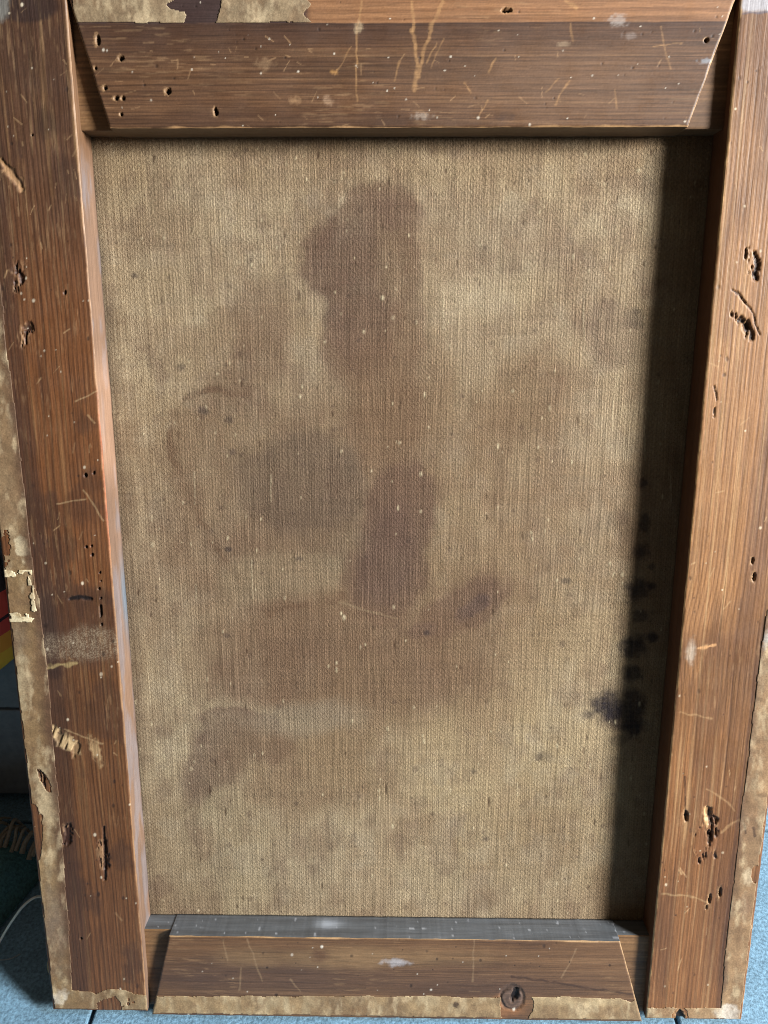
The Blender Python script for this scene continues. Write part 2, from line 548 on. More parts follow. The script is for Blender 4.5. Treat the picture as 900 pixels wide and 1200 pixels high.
    for _ in range(70):
        cx, cy, a, L = r.uniform(0, 150), r.uniform(0, 1150), r.uniform(-1, 1), r.uniform(3, 12)
        s.mix(srgb(172, 140, 102), s.stroke([(cx, cy), (cx + L * math.sin(a), cy + L * math.cos(a))], r.uniform(.4, .9), .7, .8) * r.uniform(.2, .6))
    s.specks(100, (0, 0, 165, 1170), .7, 2.0, srgb(205, 192, 168), .1, .9, 1.1, 3)
    s.specks(90, (0, 0, 165, 1170), .8, 2.2, srgb(40, 28, 24), -.2, .8, 1.4, 4)
    # worn pale inner arris
    s.mix(srgb(158, 122, 88), (1 - smooth(.2, 1.1, s.er + (fbm(y * .1, y * 0, 3, 4) - .5) * 1.6)) * .8)
    s.mix(srgb(176, 92, 50), (1 - smooth(.2, 1.2, s.er)) * s.blob(118, 560, 30, 90, 0, .5, .2) * .6)

def side_stile_a(q, s):
    """inner flank: window light painted in as paler wood, with grey-blue smears"""
    px, py = proj(q[:, 0], q[:, 1], q[:, 2])
    n = fbm(q[:, 1] * .02, q[:, 2] * .15, 4, 3)
    c = srgb(142, 112, 90) * (1 - n)[:, None] + srgb(112, 90, 76) * n[:, None]
    g = smooth(.52, .7, fbm(q[:, 1] * .03, q[:, 2] * .1 + 3, 4, 5))[:, None]
    c = c * (1 - g * .6) + srgb(128, 122, 124) * g * .6
    w = smooth(-.2, .3, (np.sin(py * .02 + 1) * 0 + (np.exp(-((py - 490) / 90) ** 2)) - .5))[:, None]
    c = c * (1 - w * .4) + srgb(190, 150, 122) * w * .4
    b = np.exp(-((py - 700) / 45) ** 2)[:, None] * smooth(-9, -16, q[:, 2])[:, None]
    c = c * (1 - b * .8) + srgb(104, 122, 136) * b * .8
    d = (1 - smooth(160, 200, py))[:, None]
    return c * (1 - d) + srgb(118, 88, 64) * d

# ---------- right stile
R_STRIP = [(905, 690), (896, 725), (888, 785), (876, 890), (868, 950), (860, 1030), (850, 1110), (842, 1210)]
def paint_stile_b(s):
    px, py, x, y = s.px, s.py, s.x, s.y
    s.col = np.zeros_like(s.col) + srgb(150, 108, 70)
    w = 1 - smooth(60, 330, py + 120 * (fbm(px * .02, py * .01, 3, 12) - .5))
    s.mix(srgb(132, 98, 70), w * .7)
    s.mix(srgb(122, 80, 47), smooth(760, 980, py + 80 * (fbm(px * .03, py * .02, 3, 6) - .5)) * .8)
    bend = 5.0 * np.exp(-((py - 745) / 55) ** 2) * smooth(905, 800, px)
    g = ringlines(x + bend, y, 2.6, 13, 1.2, .006)
    s.mix(srgb(88, 55, 34), g * .66)
    s.h -= g * .08
    s.mix(srgb(192, 158, 114), streaks(s, x, y, .6, .01, .55, .8, 14) * .4)
    s.mix(srgb(92, 62, 42), streaks(s, x, y, .06, .012, .48, .72, 15) * .6)
    s.mix(srgb(98, 70, 54), s.blob(890, 620, 14, 150, 6, .7, .3, seed=2) * .6)
    s.mix(srgb(84, 58, 42), s.blob(868, 800, 20, 90, 8, .7, .4, seed=3) * .55)
    s.mix(srgb(100, 66, 42), s.blob(840, 760, 40, 22, 0, .7, .5, seed=5) * .5)
    s.mix(srgb(92, 62, 42), s.blob(846, 1000, 22, 90, 6, .6, .4, seed=6) * .5)
    s.mix(srgb(190, 176, 158), s.blob(810, 765, 5, 14, 0, .6, .6) * .6)
    s.mix(srgb(210, 160, 110), s.stroke([(818, 760), (838, 756)], 1.6, .6, 3) * .7)
    s.mix(srgb(170, 168, 172), s.blob(890, 3, 30, 11, 0, .3, .3, seed=2) * .85)
    s.mix(srgb(70, 66, 80), s.stroke([(866, 16), (900, 14)], 1.2, .6, 3) * .6)
    # splintered gouges
    for pts, wd in (([(875, 294), (878, 303), (880, 318)], 2.6), ([(883, 298), (887, 310), (886, 326)], 2.8), ([(859, 368), (866, 376)], 2.6), ([(868, 372), (877, 384)], 2.2),
                    ([(876, 382), (879, 394)], 4.0)):
        s.splinter(pts, wd * .8, 1.3)
    for pts in ([(858, 340), (872, 352), (882, 368), (890, 392)], [(864, 342), (874, 354)], [(838, 452), (840, 470)], [(837, 478), (836, 488)]):
        m = s.stroke(pts, .9, .5, 3)
        s.mix(srgb(48, 32, 24), m * .9)
        s.h -= m * .7
    s.hole(882, 657, 1.4, 4.5, 2.5, 4)
    s.hole(884, 676, 2.0, 6.0, 2.5, 4)
    s.hole(804, 956, 2.6, 7.5, 2.0, 0)
    m = s.stroke([(803, 910), (803, 955)], .9, .5, 2)
    s.mix(srgb(58, 36, 24), m * .8)
    # lifted chip
    ch = s.blob(826, 985, 13, 24, 18, .15, .25, .12, 4)
    s.mix(srgb(120, 80, 50), ch * .8)
    s.h += ch * .15
    for pts, wd, dp in (([(830, 952), (836, 962), (833, 976)], 3.6, 2.6), ([(834, 976), (828, 995), (820, 1010)], 2.4, 2.0), ([(824, 964), (814, 980)], .8, .8),
                        ([(814, 996), (818, 1006)], .8, .8), ([(836, 995), (838, 1005)], 1.4, 1.2), ([(842, 970), (838, 980)], 1.6, 1.2)):
        s.splinter(pts, wd * .8, dp * .7, True, (54, 32, 21), (166, 124, 84))
    s.mix(srgb(206, 168, 120), s.stroke([(828, 948), (828, 968)], 2.0, .5, 3) * .8)
    s.hole(832, 1053, 1.6, 6, 2.0, 8)
    s.hole(844, 1046, 1.8, 6, 2.0, 5)
    s.hole(828, 1063, 1.0, 3, 1.5, 8)
    s.mix(srgb(196, 160, 116), s.stroke([(828, 925), (848, 936), (862, 950)], 1.0, .6, 3) * .3)
    s.mix(srgb(196, 160, 116), s.stroke([(845, 975), (862, 964), (872, 958)], 1.4, .6, 5) * .3)
    s.mix(srgb(196, 166, 122), s.stroke([(775, 1048), (808, 1050), (830, 1058)], 1.0, .6, 4) * .3)
    s.mix(srgb(190, 156, 112), s.stroke([(797, 835), (835, 842)], .9, .6, 4) * .3)
    s.hole(797, 1193, 6, 9, 2.0)
    r = random.Random(19)
    for _ in range(60):
        cx, cy, a, L = r.uniform(760, 900), r.uniform(0, 1150), r.uniform(-1.4, 1.4), r.uniform(3, 14)
        s.mix(srgb(206, 172, 128), s.stroke([(cx, cy), (cx + L * math.sin(a), cy + L * math.cos(a))], r.uniform(.4, .8), .7, .8) * r.uniform(.2, .5))
    s.specks(50, (760, 0, 900, 1190), .7, 1.9, srgb(214, 196, 166), .1, .9, 1.1, 13)
    s.specks(70, (760, 0, 900, 1190), .8, 2.2, srgb(52, 34, 26), -.2, .8, 1.5, 14)
    s.mix(srgb(200, 162, 112), (1 - smooth(.1, 1.4, s.el + (fbm(y * .12, y * 0, 3, 4) - .42) * 2.4)) * .75)
    e = px - lerp_line(py, R_STRIP)
    s.mix(srgb(62, 42, 36), (1 - smooth(1, 5, np.abs(e + 2))) * .5 * smooth(680, 740, py))

def side_stile_b(q, s):
    n = fbm(q[:, 1] * .02, q[:, 2] * .15, 4, 6)
    return srgb(104, 70, 46) * (1 - n)[:, None] + srgb(80, 52, 36) * n[:, None]

# ---------- rails
def rail_grain(s, seed, base, dark, pitch, amt):
    x, y = s.x, s.y
    s.col = np.zeros_like(s.col) + base
    g = ringlines(y, x, pitch, seed, 1.0, .006)
    s.mix(dark, g * amt)
    s.h -= g * .07
    s.mix(srgb(146, 112, 80), streaks(s, y, x, .55, .008, .56, .8, seed + 1) * .35)
    s.mix(dark, streaks(s, y, x, .14, .01, .54, .74, seed + 2) * .42)
    s.mix(srgb(72, 50, 38), streaks(s, y, x, .05, .015, .5, .7, seed + 4) * .45)

def paint_rail_a(s):
    px, py, x, y = s.px, s.py, s.x, s.y
    rail_grain(s, 21, srgb(100, 71, 49), srgb(48, 32, 23), 2.1, .72)
    s.mix(srgb(74, 52, 40), (1 - smooth(34, 62, py + 20 * (fbm(px * .015, py * .05, 3, 2) - .5))) * .7)
    s.mix(srgb(118, 92, 72), s.blob(650, 95, 160, 45, 0, .8, .4, seed=4) * .4)
    s.mix(srgb(64, 44, 34), s.blob(210, 50, 160, 26, 0, .8, .4, seed=5) * .5)
    # bare, redder wood above the old paper line
    line = 27 - (px - 400) * .004 + 1.5 * (fbm(px * .03, px * 0, 3, 3) - .5)
    up = (1 - smooth(-.8, .8, py - line))
    tone = srgb(176, 122, 78) * (1 - .5 * streaks(s, y, x, .3, .006, .4, .7, 5))[..., None] + srgb(120, 80, 52) * (.5 * streaks(s, y, x, .3, .006, .4, .7, 5))[..., None]
    s.mix(srgb(142, 102, 70), up)
    s.mix(srgb(112, 76, 50), up * ringlines(y, x, 3.4, 27, 1.5) * .7)
    s.mix(srgb(60, 45, 42), up * (1 - smooth(355, 366, px)))
    s.mix(srgb(44, 32, 30), (1 - smooth(.4, 1.6, np.abs(py - line - 1))) * .5)
    for cx, cy, rx, ry, a in ((115, 47, 2.6, 7, 0), (142, 68, 3, 3.2, 0), (123, 103, 2.2, 2.8, 0), (136, 115, 2.8, 2.6, 0), (144, 115, 2.2, 2.4, 0), (142, 134, 2, 1.8, 0),
                              (197, 107, 3.2, 3.8, 0), (253, 131, 2.6, 5, -10), (828, 47, 2.6, 2.6, 0), (594, 12, 6.5, 2.8, 0), (112, 80, 1.5, 2, 0)):
        s.hole(cx, cy, rx, ry, 3.0, a)
    for pts, w, a in (([(483, 35), (487, 62), (489, 78), (486, 106)], 2.0, .75), ([(490, 90), (497, 60), (508, 25), (520, 2)], 2.0, .75), ([(482, 2), (485, 36)], 1.6, .8), ([(500, 75), (512, 50)], .9, .5),
                      ([(418, 30), (418, 118)], .9, .7), ([(424, 0), (419, 30)], 1.1, .7), ([(392, 88), (412, 55)], .8, .5), ([(462, 95), (468, 72)], 1.2, .6), ([(668, 95), (655, 112), (651, 123)], 1.0, .6), ([(572, 85), (580, 68)], 1.0, .6),
                      ([(561, 138), (572, 118)], 1.0, .6), ([(775, 30), (780, 58), (786, 80)], 1.0, .5), ([(765, 54), (800, 50)], .8, .6), ([(668, 28), (672, 48)], 1.1, .5),
                      ([(545, 98), (552, 108)], 1.2, .6), ([(640, 108), (655, 92)], .8, .4), ([(720, 105), (723, 128)], .8, .5), ([(520, 45), (505, 80)], .8, .4), ([(664, 2), (675, 10)], 2.2, .6)):
        m = s.stroke(pts, w, .6, 3.5) * (.4 + .6 * vnoise(px * .25, py * .25, 4))
        s.mix(srgb(184, 142, 96), m * a * .8)
    for cx, cy, rx, ry, c in ((345, 117, 6, 4, (170, 134, 98)), (384, 118, 5, 5, (168, 138, 112)), (392, 84, 4, 3, (190, 142, 84)), (495, 136, 9, 4, (160, 146, 132)), (592, 137, 10, 4, (70, 52, 44)),
                              (725, 24, 9, 6, (176, 166, 158)), (738, 42, 7, 4, (150, 136, 128)), (827, 71, 7, 2.5, (160, 168, 176)), (420, 33, 4, 6, (196, 172, 138)), (310, 75, 9, 6, (140, 112, 84)), (660, 52, 8, 3, (170, 146, 118))):
        s.mix(srgb(*c), s.blob(cx, cy, rx, ry, 0, .6, 1.0, .25, 3) * .5)
    r = random.Random(29)
    for _ in range(60):
        cx, cy, a, L = r.uniform(95, 850), r.uniform(30, 148), r.uniform(-1.6, 1.6), r.uniform(3, 14)
        s.mix(srgb(176, 140, 102), s.stroke([(cx, cy), (cx + L * math.sin(a), cy + L * math.cos(a))], r.uniform(.4, .8), .7, .8) * r.uniform(.2, .5))
    s.specks(60, (95, 0, 860, 150), .7, 1.8, srgb(212, 202, 184), .1, .95, 1.0, 23)
    s.specks(50, (95, 0, 860, 150), .8, 2.0, srgb(34, 24, 20), -.3, .8, 1.0, 24)
    s.mix(srgb(186, 146, 102), (1 - smooth(.1, .9, s.eb + (fbm(x * .08, x * 0, 3, 4) - .4) * 1.8)) * .8)
    s.mix(srgb(196, 160, 116), (1 - smooth(.1, .8, s.er + (fbm(y * .2, y * 0, 3, 6) - .4) * 1.2)) * .7)
    s.mix(srgb(170, 130, 92), (1 - smooth(.1, .7, s.el + (fbm(y * .3, y * 0, 3, 6) - .4) * 1.5)) * .6)

def paint_rail_b(s):
    px, py, x, y = s.px, s.py, s.x, s.y
    rail_grain(s, 33, srgb(104, 76, 53), srgb(62, 44, 34), 4.2, .3)
    s.mix(srgb(74, 58, 52), s.blob(300, 1148, 130, 22, 0, .7, .4, seed=3) * .55)
    s.mix(srgb(80, 60, 50), s.blob(560, 1152, 160, 18, 2, .7, .5, seed=4) * .5)
    s.mix(srgb(148, 120, 86), s.blob(400, 1122, 140, 10, 0, .8, .6, seed=5) * .45)
    s.mix(srgb(84, 56, 42), s.blob(375, 1120, 10, 7, 0, .6, .5) * .6)
    s.mix(srgb(170, 168, 172), s.blob(464, 1128, 13, 4.5, 0, .5, .7, .2, 3) * .7)
    s.mix(srgb(58, 40, 32), s.stroke([(600, 1144), (690, 1158), (742, 1166)], 1.2, .6, 3) * .7)
    for pts in ([(290, 1100), (300, 1130), (308, 1150)], [(556, 1100), (553, 1150)], [(676, 1112), (664, 1135), (658, 1146)], [(262, 1102), (266, 1125)], [(282, 1135), (280, 1160)], [(340, 1148), (352, 1162)]):
        s.mix(srgb(156, 130, 100), s.stroke(pts, .9, .7, 3) * .35)
    # knot at the lower edge, with a ring of swirled grain
    d = np.hypot((px - 600) / 1.0, (py - 1172) / 1.0)
    s.mix(srgb(142, 98, 64), s.blob(590, 1182, 24, 13, 0, .4, .6, seed=2) * .6)
    d = d + 5 * (fbm(px * .12, py * .12, 3, 4) - .5) + .15 * (py - 1172)
    ring = .5 + .5 * np.sin(d * 1.1 + 3 * fbm(px * .1, py * .1, 2, 2))
    s.mix(srgb(96, 76, 64), (1 - smooth(12, 16, d)) * .95)
    s.mix(srgb(50, 38, 34), (1 - smooth(11, 15, d)) * ring * .45)
    m = s.blob(603, 1166, 4, 7, 30, .4, .6, .3, 3)
    s.mix(srgb(30, 22, 20), m)
    s.h -= m * 2
    s.h -= (smooth(10, 13, d) * (1 - smooth(13, 17, d))) * .8
    s.mix(srgb(36, 26, 22), smooth(11, 13, d) * (1 - smooth(13, 16, d)) * .5 * vnoise(px * .15, py * .15, 2))
    s.specks(40, (180, 1098, 750, 1196), .7, 1.9, srgb(206, 198, 184), .1, .9, 1.0, 33)
    s.specks(50, (180, 1098, 750, 1196), .8, 2.2, srgb(40, 30, 26), -.2, .8, 1.0, 34)
    s.mix(srgb(180, 146, 104), (1 - smooth(.1, .8, s.et + (fbm(x * .05, x * 0, 3, 4) - .42) * 1.4)) * .85)
    s.mix(srgb(190, 156, 114), (1 - smooth(.1, .8, s.er + (fbm(y * .2, y * 0, 3, 6) - .4) * 1.4)) * .6)

def side_rail_a(q, s):
    return np.zeros((len(q), 3)) + srgb(106, 84, 62)
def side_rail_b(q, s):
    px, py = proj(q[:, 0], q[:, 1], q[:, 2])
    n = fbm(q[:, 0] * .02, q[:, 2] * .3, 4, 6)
    c = srgb(106, 110, 114) * (1 - n)[:, None] + srgb(76, 76, 76) * n[:, None]  # blue sky sheen on the upward ledge, painted in as grey-blue
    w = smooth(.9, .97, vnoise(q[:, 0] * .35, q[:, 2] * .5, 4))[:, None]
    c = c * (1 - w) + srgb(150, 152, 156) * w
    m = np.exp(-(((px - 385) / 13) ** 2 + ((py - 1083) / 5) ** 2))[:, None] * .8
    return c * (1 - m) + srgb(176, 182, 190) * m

TOPY = 172
stile_a, SA = board('stile', -230.4, -166.2, -230.4, -166.2, -445, TOPY, M_VERT, paint_stile_a, painting, side_fn=side_stile_a, seed=1)
stile_b, SB = board('stile', 169.5, 233.3, 169.5, 233.3, -445.2, TOPY, M_VERT, paint_stile_b, painting, side_fn=side_stile_b, seed=2)
rail_a, RA = board('rail', -149, 149.2, -166.0 - .5, 169.5 + .2, 105.5, TOPY - .4, M_HORZ, paint_rail_a, painting, True, side_fn=side_rail_a, seed=3)
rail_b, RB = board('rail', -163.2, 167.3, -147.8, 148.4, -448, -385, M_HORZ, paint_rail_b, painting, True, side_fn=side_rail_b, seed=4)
stile_a['label'] = 'dark brown upright board with grey bloom and tan paper along its outer edge'
stile_b['label'] = 'lighter ribbed upright board with splintered gouges'
rail_a['label'] = 'wide cross board with worm holes and V-shaped scratch'
rail_b['label'] = 'narrow cross board with knot and pale paper at its foot'

# ---------- recessed tenons that bridge rail and stile
def paint_tenon(s):
    rail_grain(s, 41, srgb(120, 90, 60), srgb(70, 48, 34), 3.0, .5)
    s.specks(20, (80, 20, 870, 1200), .6, 1.4, srgb(190, 170, 140), 0, .8, 1, 44)
def tenon(x0, x1, y0, y1, parent, seed):
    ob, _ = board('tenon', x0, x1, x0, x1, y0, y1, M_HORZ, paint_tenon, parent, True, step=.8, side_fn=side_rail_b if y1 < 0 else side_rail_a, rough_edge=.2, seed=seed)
    for v in ob.data.vertices:                    # sink the front face below the boards
        if v.co.z > -0.0195:
            v.co.z = -0.0195 + (v.co.z + 0.0195) * (13.2 / 19.5)
    return ob
tenon(-169, -138, 105.9, 171, rail_a, 51)
tenon(138, 172, 105.9, 171, rail_a, 52)
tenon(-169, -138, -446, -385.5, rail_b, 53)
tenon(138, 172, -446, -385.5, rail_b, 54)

# ------------------------------------------------------------------ paper remnants glued to the boards
def paper_sheet(name, S, maskfn, paint, parent, lift=0.20, thick=0.35, label=None, box=None):
    """torn paper following the board's face: only the cells inside the mask exist, with real torn edges"""
    px, py = S.px, S.py
    keep = maskfn(S)
    s = Skin(px, py, srgb(160, 138, 102))
    s.x, s.y, s.e = S.x, S.y, S.e
    s.keep = keep
    paint(s)
    en = 0.6 + 0.9 * fbm(S.x * .15, S.y * .15, 3, 5)
    cock = (fbm(S.x * .12, S.y * .12, 3, 31) - .5) * .35
    s.mix(srgb(112, 86, 60), smooth(.45, .75, fbm(px * .05, py * .03, 4, 23)) * .5)
    s.mix(srgb(204, 184, 148), smooth(.5, .8, fbm(px * .11, py * .05, 5, 27)) * .45)
    s.col = s.col * np.exp(np.random.default_rng(3).normal(0, .07, px.shape))[..., None]
    z = lift + cock + np.clip(s.h, -.3, .5) + edge_round(S.e, 1.2 * en, .6 * en)
    k = (keep[:-1, :-1] & keep[1:, :-1] & keep[:-1, 1:] & keep[1:, 1:])
    ny, nx = px.shape
    idx = np.arange(nx * ny).reshape(ny, nx)
    q = np.stack([idx[:-1, :-1], idx[:-1, 1:], idx[1:, 1:], idx[1:, :-1]], -1)[k]
    ed = np.concatenate([q[:, [0, 1]], q[:, [1, 2]], q[:, [2, 3]], q[:, [3, 0]]])
    key = ed[:, 0].astype(np.int64) * (nx * ny) + ed[:, 1]
    rev = ed[:, 1].astype(np.int64) * (nx * ny) + ed[:, 0]
    bnd = ed[~np.isin(key, rev)]
    used, inv = np.unique(q, return_inverse=True)
    V = np.stack([S.x, S.y, z], -1).reshape(-1, 3)
    cols = s.col.reshape(-1, 3)
    rm = np.full(nx * ny, -1)
    rm[used] = np.arange(len(used))
    bu = np.unique(bnd)
    bm_ = np.full(nx * ny, -1)
    bm_[bu] = len(used) + np.arange(len(bu))
    Vb = V[bu].copy()
    Vb[:, 2] -= thick
    VV = np.concatenate([V[used], Vb])
    CC = np.concatenate([cols[used], cols[bu] * .8])
    quads = np.concatenate([rm[q], np.stack([rm[bnd[:, 0]], bm_[bnd[:, 0]], bm_[bnd[:, 1]], rm[bnd[:, 1]]], -1)])
    me = mesh_from(name, VV * .001 + np.array([0, BASE, 0]), quads, CC)
    o = link(name, me, M_PAPER, parent)
    if label: o['label'] = label
    return o

def paper_paint(dark, light, seed, extra=None, near=None):
    def f(s):
        px, py = s.px, s.py
        n = fbm(px * .05, py * .03, 4, seed)
        s.col = dark * (1 - n)[..., None] + light * n[..., None]
        s.mix(srgb(108, 88, 66), smooth(.5, .7, fbm(px * .04, py * .022, 4, seed + 2)) * .55)
        s.mix(srgb(190, 174, 140), smooth(.5, .8, fbm(px * .09, py * .04, 5, seed + 4)) * .4)
        s.mix(srgb(84, 64, 48), smooth(.55, .8, fbm(px * .1, py * .08, 4, seed + 6)) * .45)
        s.mix(srgb(200, 182, 146), (1 - smooth(.2, 2.6, s.e + (fbm(s.y * .06, s.x * .06, 4, seed) - .35) * 8)) * .6)
        s.h = .25 * (fbm(px * .15, py * .15, 3, seed + 9) - .5)
        if extra: extra(s)
        s.mix(srgb(104, 78, 54), .28 * np.ones_like(px))
        if near: s.mix(srgb(84, 60, 44), near(s) * .9)
    return f

def mask_a(s):
    n = (fbm(s.px * .06, s.py * .02, 4, 61) - .5) * 6
    side = (s.px < lerp_line(s.py, L_STRIP) + n) & (s.py > 300)
    foot = s.py > 1163 + n * 1.4 + 8 * (fbm(s.px * .03, s.py * 0, 3, 3) - .5)
    bare = (s.blob(38, 955, 7, 11, 0, .2, .5, .15, 2) > .5) | (s.blob(132, 1180, 19, 9, 0, .2, .9, .12, 3) > .5) | (s.blob(44, 985, 5, 26, 6, .2, .4, .1, 5) > .5) \
        | (s.blob(8, 640, 5, 16, 0, .2, 1.0, .12, 2) > .5) | (s.blob(52, 915, 4, 15, -28, .2, .4, .15, 6) > .5)
    return (side | foot) & ~bare & (s.eb > .8 + .8 * fbm(s.px * .1, s.py * 0, 3, 5)) & (s.el > .4 + 1.2 * fbm(s.py * .05, s.py * 0, 4, 9))
def extra_a(s):
    s.mix(srgb(150, 126, 96), s.blob(10, 560, 40, 80, 0, .6, .4) * .6)
    s.mix(srgb(212, 198, 164), s.blob(27, 642, 8, 14, -25, .3, .8, .15, 3) * .9)
    s.mix(srgb(196, 182, 148), s.blob(25, 800, 12, 26, -10, .5, .8, .1, 4) * .7)
    s.mix(srgb(200, 182, 146), s.blob(56, 940, 12, 44, -8, .5, .9, .1, 5) * .75)
    s.mix(srgb(226, 216, 196), s.blob(70, 1168, 9, 8, 0, .4, .6, .2, 2) * .8)
    s.mix(srgb(120, 108, 98), s.blob(66, 1090, 12, 40, 0, .6, .6, .06, 4) * .6)
    s.mix(srgb(96, 84, 72), s.blob(22, 745, 12, 22, 0, .6, .6, .1, 4) * .5)
paper_sheet('paper_strip', SA, mask_a, paper_paint(srgb(112, 88, 60), srgb(148, 124, 88), 62, extra_a, lambda s: smooth(-16, -1, s.px - lerp_line(s.py, L_STRIP) + 9 * (fbm(s.px * .06, s.py * .04, 3, 7) - .5)) * (1 - smooth(1140, 1165, s.py))), stile_a)

def mask_label(s):
    u, v = s.px - 24 - (s.py - 698) * .11, s.py - 698
    n = (fbm(s.px * .25, s.py * .25, 3, 5) - .5) * 5
    outer = (np.abs(u) < 17.5 + n * .6) & (np.abs(v) < 31 + n * .6)
    inner = (u > -30) & (u < 11 + n) & (np.abs(v + 1) < 21 + n)
    return outer & ~inner & (s.el > .5) & (fbm(s.px * .13, s.py * .13, 3, 2) > np.where(u > 8, .50, .36))
def paint_label(s):
    s.col[...] = srgb(214, 200, 164)
    s.mix(srgb(164, 142, 104), smooth(.45, .7, fbm(s.px * .2, s.py * .2, 3, 3)) * .8)
paper_sheet('label_remnant', SA, mask_label, paint_label, stile_a, .75, .4, 'torn outline of a pale paper label')

def mask_b(s):
    n = (fbm(s.px * .06, s.py * .02, 4, 66) - .5) * 2
    side = (s.px > lerp_line(s.py, R_STRIP) + n) & (s.py > 690)
    foot = s.py > 1181 + n * 3
    bare = (s.blob(886, 1025, 5, 10, 5, .2, .5, .12, 3) > .5) | (s.blob(797, 1193, 9, 13, 0, .2, .3, .1, 3) > .5)
    return (side | foot) & ~bare & (s.eb > .6 + .8 * fbm(s.px * .1, s.py * 0, 3, 5)) & (s.er > .4 + 1.4 * fbm(s.py * .05, s.py * 0, 4, 19))
def extra_b(s):
    s.mix(srgb(228, 220, 206), s.blob(853, 1188, 13, 9, 0, .4, .6, .15, 2) * .85)
    s.mix(srgb(222, 202, 168), s.blob(877, 1028, 7, 9, 0, .4, .6, .15, 2) * .8)
    s.mix(srgb(112, 86, 70), s.blob(872, 1062, 10, 14, 0, .6, .6, .1, 2) * .6)
    s.mix(srgb(112, 86, 68), s.blob(876, 960, 12, 20, 0, .6, .6, .1, 2) * .5)
    s.mix(srgb(60, 44, 36), s.stroke([(872, 966), (874, 976)], 1.5) * .9)
    s.mix(srgb(60, 44, 36), s.stroke([(883, 970), (884, 980)], 1.6) * .9)
    s.mix(srgb(206, 206, 200), s.blob(897, 748, 4, 10, 0, .5, .8, .2, 2) * .8)
paper_sheet('paper_strip', SB, mask_b, paper_paint(srgb(138, 108, 78), srgb(168, 138, 102), 72, extra_b, lambda s: .8 * (1 - smooth(-1, 8, s.px - lerp_line(s.py, R_STRIP) + 9 * (fbm(s.px * .06, s.py * .04, 3, 7) - .5))) * (1 - smooth(1150, 1180, s.py))), stile_b)

def mask_ra(s):
    line = 27 + (fbm(s.px * .05, s.px * 0, 3, 3) - .5) * 3
    n = (fbm(s.px * .06, s.py * .08, 3, 33) - .5) * 14
    gap = (np.abs(s.px - 236 - (s.py - 15) * -.5 + n) < 17) | (s.blob(214, 6, 16, 8, 0, .2, .3, .1, 2) > .5)
    end = s.px < 361 + 4 * np.sin(s.py * .3) + n * .25
    return (s.py < line) & end & ~gap & (s.px > 84 + n * .2)
paper_sheet('paper_strip', RA, mask_ra, paper_paint(srgb(120, 104, 80), srgb(168, 148, 116), 82), rail_a)

def mask_rb(s):
    n = (fbm(s.px * .035, s.py * .04, 4, 43) - .5) * 16
    up = s.py > 1166 + (s.px - 200) * .006 + n * .35
    bare = (s.blob(604, 1176, 19, 26, 0, .15, .25, .06, 2) > .5) | (s.blob(340, 1196, 20, 5, 0, .2, .5, .1, 3) > .5) | (s.blob(190, 1196, 20, 6, 0, .2, .5, .1, 3) > .5) | (s.blob(738, 1160, 14, 14, 0, .2, .3, .1, 2) > .5)
    return up & ~bare & (s.eb > 1.0 + 1.6 * fbm(s.px * .08, s.py * 0, 3, 5))
def extra_rb(s):
    s.mix(srgb(120, 92, 64), s.blob(420, 1188, 12, 8, 0, .6, .6) * .6)
    s.mix(srgb(40, 30, 26), s.blob(534, 1177, 3.5, 3.5, 0, .4, .5) * .9)
    s.mix(srgb(214, 192, 150), s.blob(680, 1172, 50, 7, 2, .6, .6, .05, 2) * .5)
    s.mix(srgb(130, 106, 78), s.blob(690, 1186, 30, 6, 2, .6, .6, .05, 3) * .5)
paper_sheet('paper_strip', RB, mask_rb, paper_paint(srgb(134, 110, 80), srgb(172, 148, 110), 92, extra_rb), rail_b)

